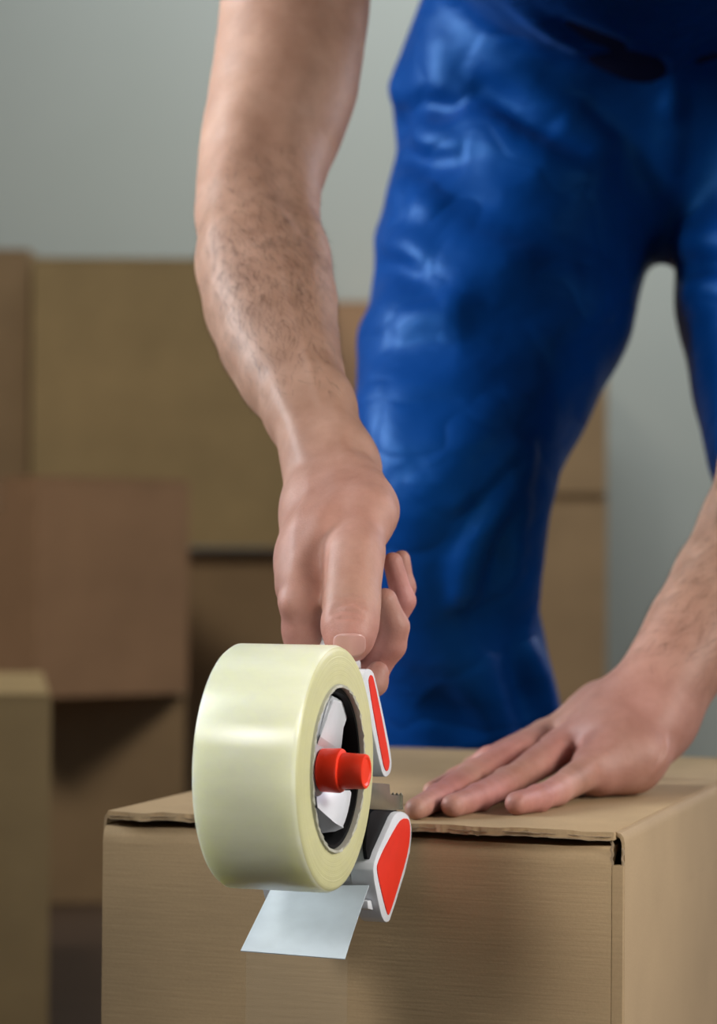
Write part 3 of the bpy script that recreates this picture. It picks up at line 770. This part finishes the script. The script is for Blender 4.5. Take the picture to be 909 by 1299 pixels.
# left hand relief
add([(800, 900), (760, 915), (715, 930)], 0.0012, 0.006, 1.2, 1.7)
add([(800, 915), (760, 935), (720, 945)], 0.0012, 0.005, 1.2, 1.7)
add([(790, 935), (765, 955), (745, 970)], 0.0010, 0.005, 1.2, 1.7)
add([(740, 940), (720, 958), (690, 990)], -0.0018, 0.006, 1.2, 1.7)
add([(700, 930), (665, 950), (625, 985)], -0.0016, 0.005, 1.2, 1.7)
add([(836, 955), (842, 962)], 0.0035, 0.010, 1.2, 1.7)
add([(835, 850), (815, 885), (800, 905)], -0.0016, 0.010, 1.2, 1.7)
add([(800, 850), (840, 780), (880, 710)], 0.0020, 0.013, 1.2, 1.7)
add([(705, 968), (712, 985)], 0.0008, 0.006, 1.2, 1.7)
F.ridges = rl
ZC = 1.06
def cut_above(z): return lambda p: p[..., 2] - z
def cut_below(z): return lambda p: z - p[..., 2]
F.cuts = [cut_above(ZC + 0.01)]
xs_ = [P(230, 0, 1.6).x, P(1180, 0, 1.65).x]
V1, Q1, N1 = polygonise(F, (xs_[0] - 0.01, 1.17, 0.405), (xs_[1] + 0.02, 1.80, ZC + 0.012), 0.00125)
F.cuts = [cut_below(ZC - 0.01)]
V2, Q2, N2 = polygonise(F, (-0.16, 1.20, ZC - 0.02), (0.56, 1.86, 1.36), 0.005)
F.cuts = []
V = np.concatenate([V1, V2]); Q = np.concatenate([Q1, Q2 + len(V1)])
skin = link('body', mesh_np('body', V - np.array(MI, np.float32), Q), M['skin'], man)
# warmer colour on the hands, fingers and knuckles
red = np.zeros(len(V), np.float32)
def warm(p, r, a):
    global red
    d = np.linalg.norm(V - A3(p), axis=1); red = np.maximum(red, a * np.exp(-(d / r) ** 2))
for p, r, a in (((420, 700, 1.27), .07, .45), ((470, 830, 1.28), .035, .95), ((505, 760, 1.29), .035, .95), ((443, 815, 1.22), .022, .9), ((372, 790, 1.24), .03, .6), ((380, 860, 1.26), .04, .8),
                ((655, 1010, 1.35), .05, .9), ((570, 1010, 1.35), .05, .95), ((530, 1015, 1.35), .05, 1.0), ((720, 970, 1.44), .05, .75), ((800, 930, 1.46), .06, .6), ((620, 970, 1.44), .06, .8), ((830, 870, 1.48), .05, .35)):
    warm(P(*p), r, a)
at = skin.data.attributes.new('red', 'FLOAT', 'POINT'); at.data.foreach_set('value', red)
# thumb nail
def nail(c, rgt, dwn, wd, ln):
    nrm = (dwn.cross(rgt)).normalized()
    if nrm.dot(CAMP - c) < 0: nrm = -nrm
    b = bmesh.new(); n = 12; m_ = 8; rows = []
    for j in range(m_ + 1):
        row = []
        for i in range(n + 1):
            u = i / n * 2 - 1; v = j / m_ * 2 - 1
            sq = (1 - 0.25 * abs(v) ** 4) ; xx = u * sq * wd; yy = v * ln * (1 - 0.22 * abs(u) ** 3)
            hz_ = -0.375 * (xx * xx) / (wd * 1.0) - 0.10 * yy * yy / ln
            row.append(b.verts.new(c + rgt * xx + dwn * yy + nrm * (hz_) - MI))
        rows.append(row)
    for j in range(m_):
        for i in range(n): b.faces.new((rows[j][i], rows[j][i + 1], rows[j + 1][i + 1], rows[j + 1][i]))
    o = from_bm('thumb_nail', b, M['nail'], skin, smooth=70)
    md = o.modifiers.new('t', 'SOLIDIFY'); md.thickness = 0.0005; md.offset = -1
    return o
nc = S(443, 819, F, 1.12, 1.3); n2 = S(443, 808, F, 1.12, 1.3); n3 = S(443, 828, F, 1.12, 1.3)
dw = (n3 - n2).normalized(); rg_ = Vector((1, 0, 0)); rg_ = (rg_ - dw * rg_.dot(dw)).normalized()
tn = dw.cross(rg_).normalized(); tn = tn if tn.dot(CAMP - nc) > 0 else -tn
nail(nc + tn * 0.0006, rg_, dw, 0.0079, 0.0062)

# --- forearm hair
def hairs(name, cond, n, seed, along):
    r_ = np.random.default_rng(seed); cand = np.nonzero(cond(V1, N1))[0]
    if len(cand) == 0: return
    pick = r_.choice(cand, n); vs = []; fs = []
    for i in pick:
        p = V1[i]; nn = N1[i]; al = A3(along(p)); al = al - nn * (al @ nn); al /= np.linalg.norm(al) + 1e-9
        sd = np.cross(nn, al); a = r_.normal(0, 0.32); t0 = al * math.cos(a) + sd * math.sin(a)
        ln = r_.uniform(0.005, 0.013); lift = r_.uniform(0.12, 0.4); wd = 0.00007
        s2 = np.cross(nn, t0) * wd; k = len(vs); prev = p
        vs += [p - s2, p + s2]; q1 = p + t0 * ln * 0.5 + nn * ln * 0.5 * lift; bend = r_.normal(0, 0.25)
        q2 = q1 + (t0 + sd * bend) * ln * 0.5 + nn * ln * 0.12 * lift
        vs += [q1 - s2 * 0.8, q1 + s2 * 0.8, q2]; fs += [(k, k + 1, k + 3, k + 2), (k + 2, k + 3, k + 4)]
    me = bpy.data.meshes.new(name); me.from_pydata([tuple(v - np.array(MI)) for v in vs], [], fs); me.update()
    tag(link(name, me, M['hair'], skin), kind='stuff')
eR, wR = P(330, 235, 1.52), P(412, 570, 1.335)
eL, wL = P(1010, 510, 1.59), P(825, 895, 1.475)
def tpar(p, a, b_): d = A3(b_ - a); return ((p - A3(a)) @ d) / float(d @ d)
hairs('arm_hair', lambda v, n: (v[:, 0] < P(480, 0, 1.5).x) & (tpar(v, eR, wR) > 0.0) & (tpar(v, eR, wR) < 0.93) & (n[:, 1] < 0.3) & (rng.random(len(v)) < np.clip(3.2 * (0.93 - tpar(v, eR, wR)), 0, 1) * np.clip(2.5 * tpar(v, eR, wR), 0, 1)), 2900, 3, lambda p: (0.25, -0.5, -0.75))
hairs('arm_hair', lambda v, n: (v[:, 0] > P(740, 0, 1.5).x) & (tpar(v, eL, wL) > 0.0) & (tpar(v, eL, wL) < 0.97) & (n[:, 1] < 0.4) & (rng.random(len(v)) < np.clip(4 * (0.97 - tpar(v, eL, wL)), 0, 1)), 3600, 4, lambda p: (-0.7, -0.3, -0.6))

# --- overalls
T = Field(); T.k = 0.02
pel = [Cone(P(675, 120, 1.98), P(1000, 120, 1.98), .108, .108), Cone(P(738, 15, 1.97), P(960, 30, 1.97), .115, .115), Cone(P(690, 210, 1.96), P(980, 210, 1.96), .075, .075)]
legR = chain([(662, 150, 1.97, 150), (656, 290, 1.94, 164), (638, 380, 1.90, 160), (604, 480, 1.86, 144), (580, 560, 1.82, 127), (571, 630, 1.80, 119), (574, 710, 1.81, 106), (577, 780, 1.83, 97), (584, 840, 1.86, 102), (590, 910, 1.885, 113), (592, 1000, 1.91, 112), (596, 1200, 1.95, 110), (600, 1490, 2.0, 100)])
legL = chain([(1010, 150, 1.97, 150), (1016, 250, 1.95, 157), (1022, 380, 1.90, 158), (1030, 480, 1.86, 145), (1040, 560, 1.82, 136), (1060, 640, 1.80, 126), (1065, 780, 1.83, 104), (1070, 910, 1.885, 110), (1080, 1200, 1.95, 110), (1085, 1490, 2.0, 100)])
belly = [Cone(P(830, 0, 1.97), P(800, -150, 1.80), .112, .105, (1, 0, 0), 1.40), Cone(P(800, -150, 1.80), P(770, -235, 1.68), .105, .10, (1, 0, 0), 1.40)]
T.group(0.03, pel); T.group(0.02, legR); T.group(0.02, legL, 0.02); T.group(0.03, belly, 0.03)
tl = []
def fold(pix, h, w): tl.append(ridge_px(T, pix, h * 1.25, w * 1.35, 1.55, 2.2))
fold([(604, 63), (640, 92), (668, 112), (704, 150)], 0.010, 0.012)
fold([(593, 142), (640, 175), (690, 205), (746, 226)], 0.011, 0.012)
fold([(714, 126), (727, 160), (757, 184), (752, 222)], 0.009, 0.010)
fold([(600, 105), (650, 145), (700, 178)], -0.006, 0.012)
fold([(540, 30), (560, 80), (580, 130)], 0.010, 0.018)
fold([(505, 128), (545, 130), (590, 142)], -0.010, 0.010)
fold([(515, 160), (545, 182), (585, 192)], 0.008, 0.010)
fold([(508, 190), (545, 205), (590, 200)], -0.008, 0.009)
fold([(500, 240), (530, 256), (560, 262)], 0.008, 0.013)
fold([(490, 310), (520, 318), (545, 335)], 0.007, 0.010)
fold([(484, 330), (510, 335), (535, 352)], -0.006, 0.008)
fold([(478, 392), (520, 408), (565, 405), (580, 372)], 0.009, 0.013)
fold([(490, 430), (540, 427), (580, 424)], -0.004, 0.018)
fold([(545, 240), (620, 270), (700, 300), (800, 330)], -0.009, 0.020)
fold([(560, 300), (640, 330), (740, 350)], 0.006, 0.020)
fold([(867, 312), (890, 306), (930, 305)], 0.010, 0.012)
fold([(870, 363), (895, 368), (930, 368)], 0.009, 0.012)
fold([(862, 338), (890, 338), (930, 336)], -0.008, 0.010)
fold([(700, 500), (660, 520), (600, 560), (540, 600)], 0.006, 0.016)
fold([(770, 380), (730, 410), (680, 440)], 0.006, 0.012)
def fold2(pix, h, w): tl.append(ridge_px(T, pix, h, w, 1.55, 2.2))
fold2([(582, 640), (620, 602), (650, 570), (668, 570), (664, 600)], 0.011, 0.007)
fold2([(658, 600), (634, 640), (610, 676), (594, 720), (590, 760)], 0.020, 0.011)
fold([(640, 600), (612, 640), (590, 680)], -0.006, 0.010)
fold2([(648, 640), (636, 690), (622, 740)], -0.010, 0.010)
fold([(660, 640), (647, 680), (653, 716)], 0.007, 0.008)
fold([(600, 760), (640, 800), (670, 810)], -0.008, 0.016)
fold2([(668, 820), (682, 860), (698, 905)], 0.016, 0.012)
fold([(655, 830), (662, 870), (670, 915)], -0.009, 0.012)
fold([(590, 850), (620, 890), (640, 940)], 0.008, 0.016)
fold([(545, 880), (580, 905), (600, 945)], -0.006, 0.015)
fold([(470, 470), (490, 540), (510, 600)], 0.006, 0.020)
fold([(860, 60), (850, 150), (845, 250)], 0.005, 0.008)
fold([(830, 110), (760, 60), (690, 25)], -0.006, 0.014)
fold([(655, 8), (700, 40), (740, 60), (800, 72)], 0.006, 0.010)
tl.append(Ridge([P(505, 100, 1.96), P(508, 118, 1.95), P(545, 126, 1.89)], 0.012, 0.014))
tl.append(Ridge([P(505, 160, 1.96), P(525, 165, 1.91)], -0.010, 0.012))
tl.append(Ridge([P(480, 300, 1.95), P(500, 305, 1.88)], 0.006, 0.014))
tl.append(Ridge([P(455, 420, 1.90), P(475, 425, 1.84)], 0.006, 0.016))
T.ridges = tl
hem = 0.10
T.cuts = [cut_below(hem), lambda p: (p[..., 2] - 1.0) * 0.5 - (p[..., 1] - 1.72) * 0.9]
lo = (P(420, 0, 1.95).x - .02, 1.5, hem - 0.01); hi = (P(1250, 0, 1.95).x, 2.18, 1.2)
V3, Q3, N3 = polygonise(T, lo, hi, 0.0034, margin=0.015)
ov = link('overalls', mesh_np('overalls', V3 - np.array(MI, np.float32), Q3), M['blue'], man)
# shirt
H = Field(); H.k = 0.03
H.group(0.03, [Cone(P(830, 0, 1.95), P(800, -150, 1.80), .108, .100, (1, 0, 0), 1.40), Cone(P(800, -150, 1.80), P(750, -262, 1.66), .102, .105, (1, 0, 0), 1.45),
               Cone(P(440, -275, 1.62), P(1058, -250, 1.63), .068, .068), Cone(P(560, -262, 1.66), P(930, -250, 1.66), .098, .098)])
H.group(0.02, chain([(440, -275, 1.62, 135), (408, -200, 1.61, 125), (388, -90, 1.60, 116)]), 0.03)
H.group(0.02, chain([(1058, -245, 1.62, 135), (1072, -180, 1.615, 125), (1070, -90, 1.612, 116)]), 0.03)
def hem_cut(pa, pb):
    a = A3(pa); n_ = A3((Vector(pb) - Vector(pa)).normalized())
    return a, n_
V4, Q4, N4 = polygonise(H, (-0.24, 1.42, 0.88), (0.62, 2.10, 1.24), 0.006)
link('t_shirt', mesh_np('t_shirt', V4 - np.array(MI, np.float32), Q4), M['navy'], man)
# hair on the head, shoes
K = Field(); K.group(0.01, [Ell(hp(0, -0.012, 0.032), (0.080, 0.098, 0.098), HR)]); K.cuts = [lambda p: (p - A3(hp(0, 0.062, 0.03))) @ A3((fdn * 0.8 - hup * 0.6).normalized())]
V5, Q5, N5 = polygonise(K, (hc.x - .12, hc.y - .18, hc.z - .16), (hc.x + .12, hc.y + .16, hc.z + .18), 0.005)
link('hair', mesh_np('hair', V5 - np.array(MI, np.float32), Q5), M['hair'], man)
for px in (602, 1088):
    c = P(px, 1490, 2.0); K = Field()
    K.group(0.03, [Cone((c.x, c.y + 0.05, 0.045), (c.x, c.y - 0.13, 0.035), .042, .034), Cone((c.x, c.y + 0.03, 0.05), (c.x, c.y + 0.02, 0.13), .045, .040), Cone((c.x, c.y + 0.06, 0.03), (c.x, c.y - 0.16, 0.03), .036, .036, (1, 0, 0), 1.2)])
    K.cuts = [cut_below(0.001)]
    Va, Qa, Na = polygonise(K, (c.x - .09, c.y - .24, -.01), (c.x + .09, c.y + .14, .2), 0.006)
    link('shoe', mesh_np('shoe', Va - np.array(MI, np.float32), Qa), M['shoe'], man)
print('tris', sum(len(m.polygons) for m in bpy.data.meshes), 'skin', len(Q1), 'trousers', len(Q3))
